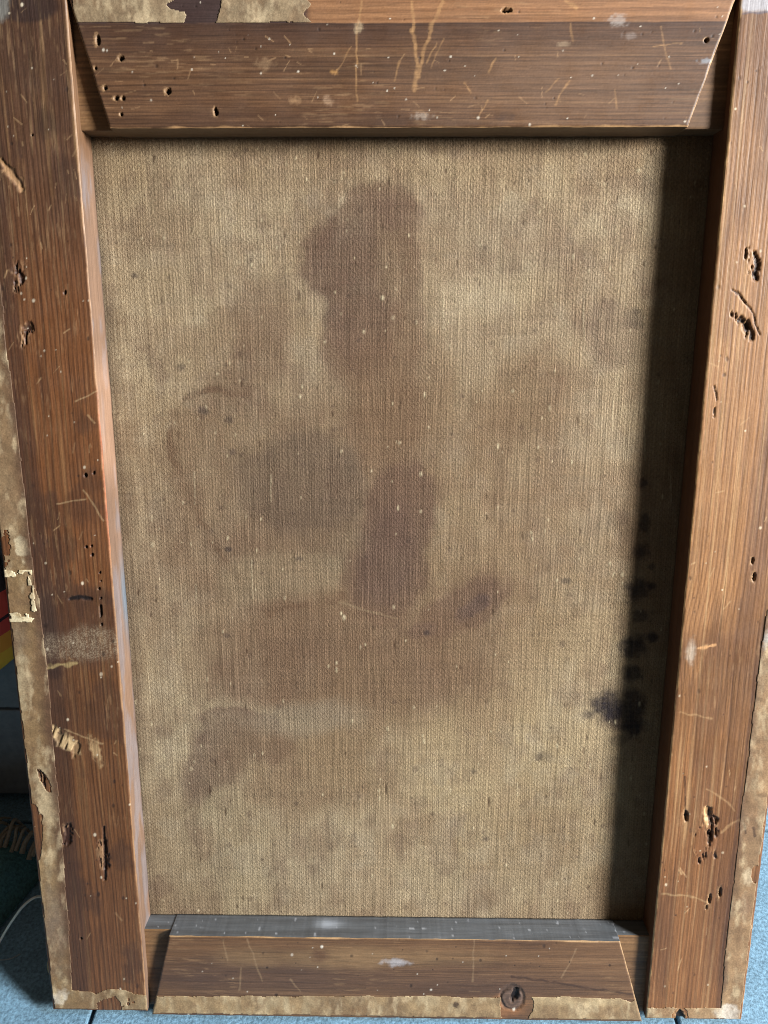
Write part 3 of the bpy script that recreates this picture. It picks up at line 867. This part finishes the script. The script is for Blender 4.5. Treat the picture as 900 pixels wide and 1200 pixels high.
# ------------------------------------------------------------------ the linen
def make_canvas():
    x0, x1, y0, y1, st = -171.5, 175, -391, 112, 0.6
    nx, ny = int((x1 - x0) / st), int((y1 - y0) / st)
    x, y = np.meshgrid(np.linspace(x0, x1, nx), np.linspace(y0, y1, ny))
    px, py = proj(x, y, np.full_like(x, -20.6))
    s = Skin(px, py, srgb(167, 148, 119))
    s.mix(srgb(142, 122, 94), smooth(.38, .66, fbm(px * .008, py * .006, 4, 3)) * .5)
    s.mix(srgb(172, 157, 132), smooth(.5, .72, fbm(px * .012, py * .012, 4, 8)) * .3)
    s.mix(srgb(172, 150, 108), s.blob(560, 830, 180, 150, 0, .9, .5, seed=2) * .3)
    s.mix(srgb(164, 152, 124), s.blob(230, 950, 140, 160, 0, .9, .4, seed=3) * .35)
    s.mix(srgb(128, 104, 82), smooth(.45, .64, fbm(px * .011, py * .009, 4, 19)) * .3)
    s.mix(srgb(124, 100, 80), smooth(.5, .68, fbm(px * .022, py * .017, 5, 29)) * .34)
    s.mix(srgb(112, 92, 78), smooth(.56, .72, fbm(px * .05, py * .04, 5, 35)) * .3)
    s.mix(srgb(172, 160, 138), smooth(.55, .72, fbm(px * .03, py * .03, 5, 37)) * .2)
    brown, plum, umber = srgb(114, 90, 72), srgb(98, 76, 67), srgb(124, 99, 75)
    # mottling, grime at the left; shade painted in along top and right
    s.mix(plum, smooth(.56, .74, fbm(px * .03, py * .025, 4, 41)) * .2)
    s.mix(srgb(180, 164, 138), smooth(.55, .75, fbm(px * .04, py * .04, 4, 44)) * .2)
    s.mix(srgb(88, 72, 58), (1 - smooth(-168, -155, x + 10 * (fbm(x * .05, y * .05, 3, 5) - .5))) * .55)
    s.mix(srgb(110, 86, 62), smooth(94, 106, y + 8 * (fbm(x * .05, y * .05, 3, 6) - .5)) * .5)  # shadow under the top rail, painted as a browner strip
    s.mix(srgb(120, 92, 64), smooth(130, 165, x + 24 * (fbm(x * .03, y * .02, 3, 7) - .5)) * .45)  # brown cast of the right stile's shadow, painted into the linen
    # large water stains, each with its own outline; they dry to a darker tide line
    st = lambda c, cx, cy, rx, ry, an, so, wa, sd, am: s.mix(c, s.blob(cx, cy, rx, ry, an, so * .62, wa * 1.15, 1.3 / max(rx, ry), sd, 3) * am)
    def union(*bl):
        m = 0
        for cx, cy, rx, ry, an, so in bl:
            m = np.maximum(m, s.blob(cx, cy, rx, ry, an, so * .7, .18, .02, 7, 3))
        return m
    head = union((446, 250, 50, 34, 0, .25), (424, 308, 68, 66, 0, .16), (436, 395, 54, 80, 4, .3), (450, 480, 40, 70, 0, .6))
    s.mix(brown, head * .66)
    s.mix(plum, 4 * head * (1 - head) * .22)
    s.mix(plum, union((400, 308, 44, 52, 6, .4), (418, 380, 36, 60, -10, .5)) * .45)
    s.mix(plum, union((446, 245, 40, 24, 0, .5)) * .3)
    st(brown, 445, 500, 72, 130, 0, .6, .3, 60, .36)
    st(brown, 400, 690, 200, 120, 10, .6, .35, 61, .3)
    st(brown, 320, 470, 90, 40, 12, .6, .4, 62, .3)
    st(brown, 540, 280, 70, 44, 14, .7, .3, 16, .28)
    st(brown, 308, 385, 36, 56, -10, .5, .25, 17, .42)
    st(umber, 520, 450, 130, 90, 0, .7, .3, 34, .35)
    st(umber, 630, 460, 66, 52, 0, .6, .3, 32, .42)
    st(plum, 714, 392, 34, 42, 0, .6, .3, 33, .42)
    st(umber, 650, 640, 90, 120, 0, .8, .3, 35, .3)
    wide = union((300, 590, 110, 125, 16, .14), (270, 520, 72, 62, 0, .14))
    s.mix(brown, wide * .36)
    tide = s.stroke([(296, 468), (262, 455), (224, 462), (203, 486), (200, 520), (212, 560), (234, 606), (262, 650), (284, 690), (312, 718), (352, 712), (398, 700)], 4.5, .9, 14)
    s.mix(srgb(98, 74, 58), tide * .75 * smooth(.15, .6, fbm(px * .025, py * .025, 3, 12)))
    st(srgb(90, 78, 70), 352, 568, 74, 64, 14, .3, .2, 18, .62)
    st(srgb(92, 80, 70), 385, 625, 46, 40, 14, .5, .3, 19, .35)
    st(srgb(160, 146, 118), 330, 676, 72, 26, -8, .5, .3, 20, .4)
    s.mix(plum, union((470, 600, 42, 56, 6, .25), (452, 680, 50, 48, 0, .3)) * .7)
    st(srgb(78, 62, 64), 456, 650, 38, 70, 6, .6, .2, 23, .45)
    s.mix(srgb(196, 178, 142), s.stroke([(398, 706), (430, 716), (466, 726)], 1.1, .7, 4) * .6)
    st(plum, 540, 716, 54, 24, -30, .4, .3, 24, .7)
    st(srgb(70, 60, 68), 495, 740, 20, 8, -10, .5, .5, 25, .75)
    st(srgb(70, 60, 68), 556, 712, 24, 8, -34, .6, .5, 26, .6)
    st(brown, 395, 775, 165, 66, 0, .45, .25, 27, .5)
    st(brown, 370, 735, 90, 40, 4, .5, .3, 28, .35)
    st(brown, 520, 765, 66, 62, 30, .6, .3, 31, .4)
    s.mix(plum, union((280, 846, 50, 16, 6, .25), (258, 885, 36, 44, 30, .4), (312, 872, 34, 22, 20, .5), (236, 905, 22, 40, 10, .5)) * .6)
    st(umber, 400, 650, 260, 230, 0, .6, .4, 50, .3)
    st(brown, 330, 790, 90, 40, -10, .5, .5, 51, .3)
    st(brown, 470, 800, 60, 46, 20, .5, .5, 52, .3)
    st(umber, 600, 560, 60, 80, 20, .6, .5, 53, .3)
    st(umber, 200, 300, 60, 90, 0, .8, .5, 54, .2)
    st(umber, 350, 905, 110, 56, 0, .6, .3, 30, .45)
    st(umber, 430, 830, 60, 50, 0, .7, .3, 40, .35)
    st(umber, 620, 980, 66, 54, 0, .8, .3, 36, .3)
    st(srgb(150, 138, 118), 360, 840, 70, 22, 0, .6, .4, 41, .4)
    # black mould: smudges bled into the weave
    mould = srgb(44, 40, 46)
    def smudge(cx, cy, rx, ry, a, sd):
        m = s.blob(cx, cy, rx, ry, 0, .5, .55, 1.8 / max(rx, ry), sd, 4)
        thread = .85 + .25 * (vnoise(px * .55, py * .1, 5) - .5) + .2 * (vnoise(px * .1, py * .5, 4) - .5)
        s.mix(mould, m * a * thread)
    for k, (cx, cy, rx, ry, a) in enumerate(((712, 826, 21, 19, .95), (728, 842, 26, 16, .8), (744, 822, 12, 16, .8), (742, 852, 10, 13, .85), (724, 868, 14, 6, .4), (690, 838, 9, 5, .55), (743, 757, 15, 13, .95), (764, 747, 9, 6, .85),
                              (748, 690, 13, 13, .85), (763, 686, 6, 4, .7), (750, 722, 10, 7, .7), (742, 789, 12, 9, .8), (752, 646, 9, 8, .7), (756, 612, 6, 10, .7), (722, 608, 14, 10, .25),
                              (754, 566, 5, 5, .7), (764, 664, 4, 4, .6), (663, 681, 6, 4, .6), (640, 887, 9, 5, .35), (745, 375, 12, 10, .35))):
        smudge(cx, cy, rx, ry, a, 3 + k)
    for cx, cy, r, a in ((267, 644, 4, .7), (238, 481, 6, .6), (268, 492, 5, .5), (158, 323, 4, .6), (273, 530, 4, .5), (212, 430, 5, .5), (570, 983, 4, .6), (555, 905, 4, .5), (500, 742, 4, .7), (632, 888, 5, .5), (265, 745, 4, .5), (350, 655, 4, .5), (745, 365, 5, .5)):
        s.mix(srgb(66, 56, 54), s.blob(cx, cy, r, r * .8, 0, .6, .6, .2, 3) * a)
    s.specks(420, (110, 165, 830, 1070), .9, 3.8, srgb(82, 66, 58), 0, .5, 1.0, 51)
    # threads: thick and thin uprights, finer cross threads, slubs and lint
    wob = x + (fbm(x * .05, y * .008, 2, 60) - .5) * 3
    warp = fbm(wob * .42, y * .018, 2, 61)
    weft = fbm(x * .03, (y + (fbm(x * .02, y * .05, 2, 62) - .5) * 2) * .5, 2, 63)
    fine = vnoise(wob * .8, y * .05, 64)
    s.h = (warp - .5) * .3 + (fine - .5) * .25 + (weft - .5) * .15
    s.mul(1 + (warp - .5) * .10 + (fine - .5) * .14 + (weft - .5) * .08 + rng.normal(0, .06, x.shape))
    s.specks(260, (110, 165, 830, 1070), .7, 1.5, srgb(204, 188, 154), .25, .8, 2.2, 52)
    s.specks(80, (110, 165, 830, 1070), 1.0, 2.8, srgb(198, 182, 150), .45, .8, 1.2, 53)
    s.specks(160, (110, 165, 830, 1070), .8, 1.6, srgb(70, 52, 40), -.3, .8, 3.4, 54)
    for r_ in range(12):
        q = random.Random(100 + r_)
        cx, cy, L = q.uniform(130, 800), q.uniform(180, 1000), q.uniform(14, 46)
        m = s.stroke([(cx, cy), (cx + L * .01, cy + L)], .7, .6, 1.5)
        s.mix(srgb(196, 180, 148), m * .4)
        s.h += m * .15
    edge = np.minimum(np.minimum(x - x0, x1 - x), np.minimum(y - y0, y1 - y))
    bulge = (fbm(x * .008, y * .008, 3, 70) - .5) * 2.2 * smooth(8, 60, edge) + (fbm(x * .03, y * .012, 3, 71) - .5) * 1.1 * smooth(6, 18, edge)
    z = -20.7 + s.h + bulge - .0 * x
    z = np.minimum(z, np.where(edge < 9, -20.15, 0))
    V = np.stack([x, y, z], -1).reshape(-1, 3)
    idx = np.arange(nx * ny).reshape(ny, nx)
    quads = np.stack([idx[:-1, :-1], idx[:-1, 1:], idx[1:, 1:], idx[1:, :-1]], -1).reshape(-1, 4)
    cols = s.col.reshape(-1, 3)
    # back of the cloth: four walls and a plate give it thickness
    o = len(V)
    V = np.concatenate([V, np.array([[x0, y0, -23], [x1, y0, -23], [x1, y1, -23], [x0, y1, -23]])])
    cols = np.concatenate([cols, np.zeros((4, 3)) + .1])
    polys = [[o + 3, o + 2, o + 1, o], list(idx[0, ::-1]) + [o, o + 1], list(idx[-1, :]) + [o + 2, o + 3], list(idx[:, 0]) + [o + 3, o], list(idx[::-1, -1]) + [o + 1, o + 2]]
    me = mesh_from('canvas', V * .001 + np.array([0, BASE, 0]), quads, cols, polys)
    return link('canvas', me, M_LINEN, painting)
canvas = make_canvas()
canvas['label'] = 'coarse tan linen with plum water stains and black mould spots'

# cloth turned over the far edge of the boards, showing where it has come loose
def turned_edge(x0, x1, y0, y1, zf, zb, seed):
    n = 40
    V, cols = [], []
    for i in range(n):
        t = i / (n - 1)
        yy = y0 + (y1 - y0) * t
        out = math.sin(math.pi * t) ** .5
        xx = x0 + (x1 - x0) * out + .4 * random.Random(seed + i).random()
        V += [(x0, yy, zf), (xx, yy, zf - .8), (xx, yy, zb), (x0, yy, zb)]
        cols += [srgb(168, 142, 98)] * 4
    q = []
    for i in range(n - 1):
        for k in range(4):
            a, b = i * 4 + k, i * 4 + (k + 1) % 4
            q.append((a, a + 4, b + 4, b))
    me = mesh_from('turned_edge', np.array(V) * .001 + np.array([0, BASE, 0]), q, np.array(cols), [[0, 1, 2, 3], [4 * n - 1, 4 * n - 2, 4 * n - 3, 4 * n - 4]])
    return link('turned_edge', me, M_PAPER, painting)
turned_edge(-230.2, -240.5, -440, -414, -16, -23, 3)

# ------------------------------------------------------------------ things around the painting
def floor_at(px, py, z=0.0):
    """photo pixel -> world point on a level plane"""
    d = (ROOT_M.to_3x3() @ Vector(RC @ np.array([(px - 450) / F, -(py - 600) / F, -1.0])))
    o = cam.matrix_world.translation
    t = (z - o.z) / d.z
    return o + d * t
def depth_at(px, py, Y):
    d = (ROOT_M.to_3x3() @ Vector(RC @ np.array([(px - 450) / F, -(py - 600) / F, -1.0])))
    o = cam.matrix_world.translation
    return o + d * ((Y - o.y) / d.y)

def tube(name, pts, rad, mat, parent=None, seg=8):
    V, q = [], []
    pts = [Vector(p) for p in pts]
    for i, p in enumerate(pts):
        t = (pts[min(i + 1, len(pts) - 1)] - pts[max(i - 1, 0)]).normalized()
        a = t.cross(Vector((0, 0, 1)) if abs(t.z) < .9 else Vector((1, 0, 0))).normalized()
        b = t.cross(a)
        r = rad(i / (len(pts) - 1)) if callable(rad) else rad
        for k in range(seg):
            an = 2 * math.pi * k / seg
            V.append(p + a * math.cos(an) * r + b * math.sin(an) * r)
    for i in range(len(pts) - 1):
        for k in range(seg):
            q.append((i * seg + k, i * seg + (k + 1) % seg, (i + 1) * seg + (k + 1) % seg, (i + 1) * seg + k))
    n = len(V)
    me = mesh_from(name, np.array([tuple(v) for v in V]), q, None, [list(range(seg))[::-1], list(range(n - seg, n))])
    return link(name, me, mat, parent)

def spline(pts, n=24):
    pts = [Vector(p) for p in pts]
    out = []
    P = [pts[0] * 2 - pts[1]] + pts + [pts[-1] * 2 - pts[-2]]
    for i in range(1, len(P) - 2):
        for k in range(n):
            t = k / n
            a, b, c, d = P[i - 1], P[i], P[i + 1], P[i + 2]
            out.append(0.5 * ((2 * b) + (c - a) * t + (2 * a - 5 * b + 4 * c - d) * t * t + (3 * b - a - 3 * c + d) * t ** 3))
    out.append(pts[-1])
    return out

# dark cabinet that the frame leans against
CY = 0.185
cab = bpy.data.objects.new('cabinet', None)
C.objects.link(cab)
cab.location = (-0.35, CY, 0)
tag(cab, 'dark charcoal cabinet with a drawer seam, behind the leaning frame', 'cabinet')
M_CAB = plain('charcoal_lacquer', (0.22, 0.24, 0.27), 0.55, 120, 0.2, 0.0002)
seam = depth_at(10, 831, CY)
link('carcass', box_mesh('carcass', -0.62, 0.50, 0.022, 0.45, 0.0, 0.9, 0.003), M_CAB, cab)
link('drawer_front', box_mesh('drawer_front', -0.615, 0.495, 0, 0.0205, 0.012, seam.z - 0.0012, 0.0012), M_CAB, cab)
link('drawer_front', box_mesh('drawer_front', -0.615, 0.495, 0, 0.0205, seam.z + 0.0012, 0.60, 0.0012), M_CAB, cab)

# striped cloth hanging down the cabinet front
def striped_cloth():
    m, nt, b = new_mat('red_orange_striped_cloth')
    tc = node(nt, 'ShaderNodeTexCoord')
    sp = node(nt, 'ShaderNodeSeparateXYZ')
    nt.links.new(tc.outputs['Object'], sp.inputs[0])
    v = math_node(nt, 'ADD', sp.outputs[2], math_node(nt, 'MULTIPLY', sp.outputs[0], -0.6))
    nz = noise_node(nt, 60, 3)
    v = math_node(nt, 'ADD', v, math_node(nt, 'MULTIPLY', nz.outputs[0], 0.003))
    v = range_node(nt, v, 0.0, 0.070, 0, 1)
    rp = node(nt, 'ShaderNodeValToRGB')
    rp.color_ramp.interpolation = 'CONSTANT'
    el = rp.color_ramp.elements
    el[0].position, el[0].color = 0, (0.95, 0.55, 0.06, 1)
    el[1].position, el[1].color = .22, (0.95, 0.38, 0.05, 1)
    for p, c in ((.42, (0.75, 0.08, 0.06, 1)), (.58, (0.05, 0.02, 0.025, 1)), (.62, (0.85, 0.09, 0.06, 1)), (.9, (0.05, 0.03, 0.03, 1))):
        e = el.new(p)
        e.color = c
    nt.links.new(v, rp.inputs[0])
    nt.links.new(rp.outputs[0], b.inputs['Base Color'])
    b.inputs['Roughness'].default_value = .85
    a = depth_at(2, 781, CY - .006)
    e = depth_at(16, 770, CY - .006)
    W, H, nx, ny = .20, .35, 60, 60
    slope = (e.z - a.z) / (e.x - a.x)
    V = []
    for side in (0, 1):
        for j in range(ny):
            for i in range(nx):
                u, v_ = i / (nx - 1), j / (ny - 1)
                X = -W + u * (W + .02)
                Zb = slope * X
                Y = -.004 * math.sin(u * 17 + v_ * 2) - .002 * math.sin(u * 41) + (.0015 if side else -.0015)
                V.append((X, Y - .004, Zb + (H - Zb) * v_))
    q, N = [], nx * ny
    for j in range(ny - 1):
        for i in range(nx - 1):
            k = j * nx + i
            q += [(k, k + 1, k + nx + 1, k + nx), (N + k, N + k + nx, N + k + nx + 1, N + k + 1)]
    for i in range(nx - 1):
        q += [(i + 1, i, N + i, N + i + 1), ((ny - 1) * nx + i, (ny - 1) * nx + i + 1, N + (ny - 1) * nx + i + 1, N + (ny - 1) * nx + i)]
    for j in range(ny - 1):
        k, l = j * nx, j * nx + nx - 1
        q += [(k, k + nx, N + k + nx, N + k), (l + nx, l, N + l, N + l + nx)]
    o = link('striped_cloth', mesh_from('striped_cloth', np.array(V), q), m)
    o.location = (a.x, a.y, a.z)
    tag(o, 'red and orange striped cloth hanging down the dark cabinet front', 'cloth')
striped_cloth()

# fringed rug folded on the floor behind the frame's foot
def fringed_rug():
    root = bpy.data.objects.new('fringed_rug', None)
    C.objects.link(root)
    a, b = floor_at(40, 1000, .03), floor_at(-2, 1092, .0)
    root.location = (a.x, a.y, 0)
    tag(root, 'dark teal rug with pale fringe, heaped on the floor beside the frame', 'rug')
    m = plain('teal_wool', (0.09, 0.22, 0.24), .95, 500, .5, .0015)
    mf = plain('fringe_wool', (0.30, 0.25, 0.19), .95, 900, .3, .0004, (1, 1, .2))
    L, Wd, nx, ny = .30, .11, 70, 40
    V = []
    d = Vector((b.x - a.x, b.y - a.y, 0)).normalized()          # along the rug's near edge, towards the viewer
    nrm = Vector((d.y, -d.x, 0))
    if nrm.x > 0: nrm = -nrm
    for side in (0, 1):
        for j in range(ny):
            for i in range(nx):
                u, v = i / (nx - 1), j / (ny - 1)
                p = d * ((u - .04) * Wd * 1.5) + nrm * (v * L)
                h = .034 * min(1, (v * 9) ** .5 if v > 0 else 0) * (.55 + .45 * math.sin(u * 2.6 + .5)) + .008 * math.sin(v * 30 + u * 4) * min(1, v * 8)
                h = max(h * (1 - u ** 3), .003)
                V.append((p.x, p.y, h if side == 0 else 0.0015))
    q, N = [], nx * ny
    flip = d.cross(nrm).z < 0
    for j in range(ny - 1):
        for i in range(nx - 1):
            k = j * nx + i
            f = (k, k + 1, k + nx + 1, k + nx)
            g = (N + k, N + k + nx, N + k + nx + 1, N + k + 1)
            q += [f[::-1], g[::-1]] if flip else [f, g]
    for i in range(nx - 1):
        q += [(i + 1, i, N + i, N + i + 1), ((ny - 1) * nx + i, (ny - 1) * nx + i + 1, N + (ny - 1) * nx + i + 1, N + (ny - 1) * nx + i)]
    for j in range(ny - 1):
        k, l = j * nx, j * nx + nx - 1
        q += [(k, k + nx, N + k + nx, N + k), (l + nx, l, N + l, N + l + nx)]
    link('rug_body', mesh_from('rug_body', np.array(V), q), m, root)
    r = random.Random(4)
    for k in range(26):
        s = nrm * (k * .0055 - .006) - d * .004
        zz = .022 + .008 * r.random()
        st = Vector((s.x, s.y, zz))
        back = -d * r.uniform(.010, .022) + nrm * r.uniform(-.010, .004)
        pts = spline([st + d * .006, st + Vector((0, 0, .006)), st + back * .6 + Vector((0, 0, r.uniform(.006, .014))), st + back + Vector((0, 0, r.uniform(-.010, .006)))], 6)
        tube('tassel', pts, lambda t, w=r.uniform(.0016, .0026): w * (1 - .45 * t), mf, root, 6)
fringed_rug()

# loose pale cord springing from behind the frame
def cord():
    m = plain('pale_cord', (0.88, 0.84, 0.75), .6, 400, .15)
    pz = [(52, 1050, .040), (40, 1052, .043), (27, 1062, .040), (15, 1078, .030), (6, 1092, .018), (-6, 1112, .004), (-30, 1140, .003), (-70, 1150, .003)]
    pts = []
    for x, y, z in pz:
        p = floor_at(x, y, z)
        pts.append(p)
    o = tube('cord', spline(pts, 10), .0009, m)
    tag(o, 'thin pale cord arching from behind the frame down to the floor', 'cord')
    w = floor_at(10, 1124, .0012)
    pts = spline([w + Vector((-.04, .004, 0)), w + Vector((-.012, -.001, .001)), w, w + Vector((.007, .004, 0))], 8)
    t = tube('lint_thread', pts, .00045, plain('grey_lint', (.35, .38, .40), .8), None, 6)
    tag(t, 'short grey thread of lint lying on the blue floor', 'thread')
cord()
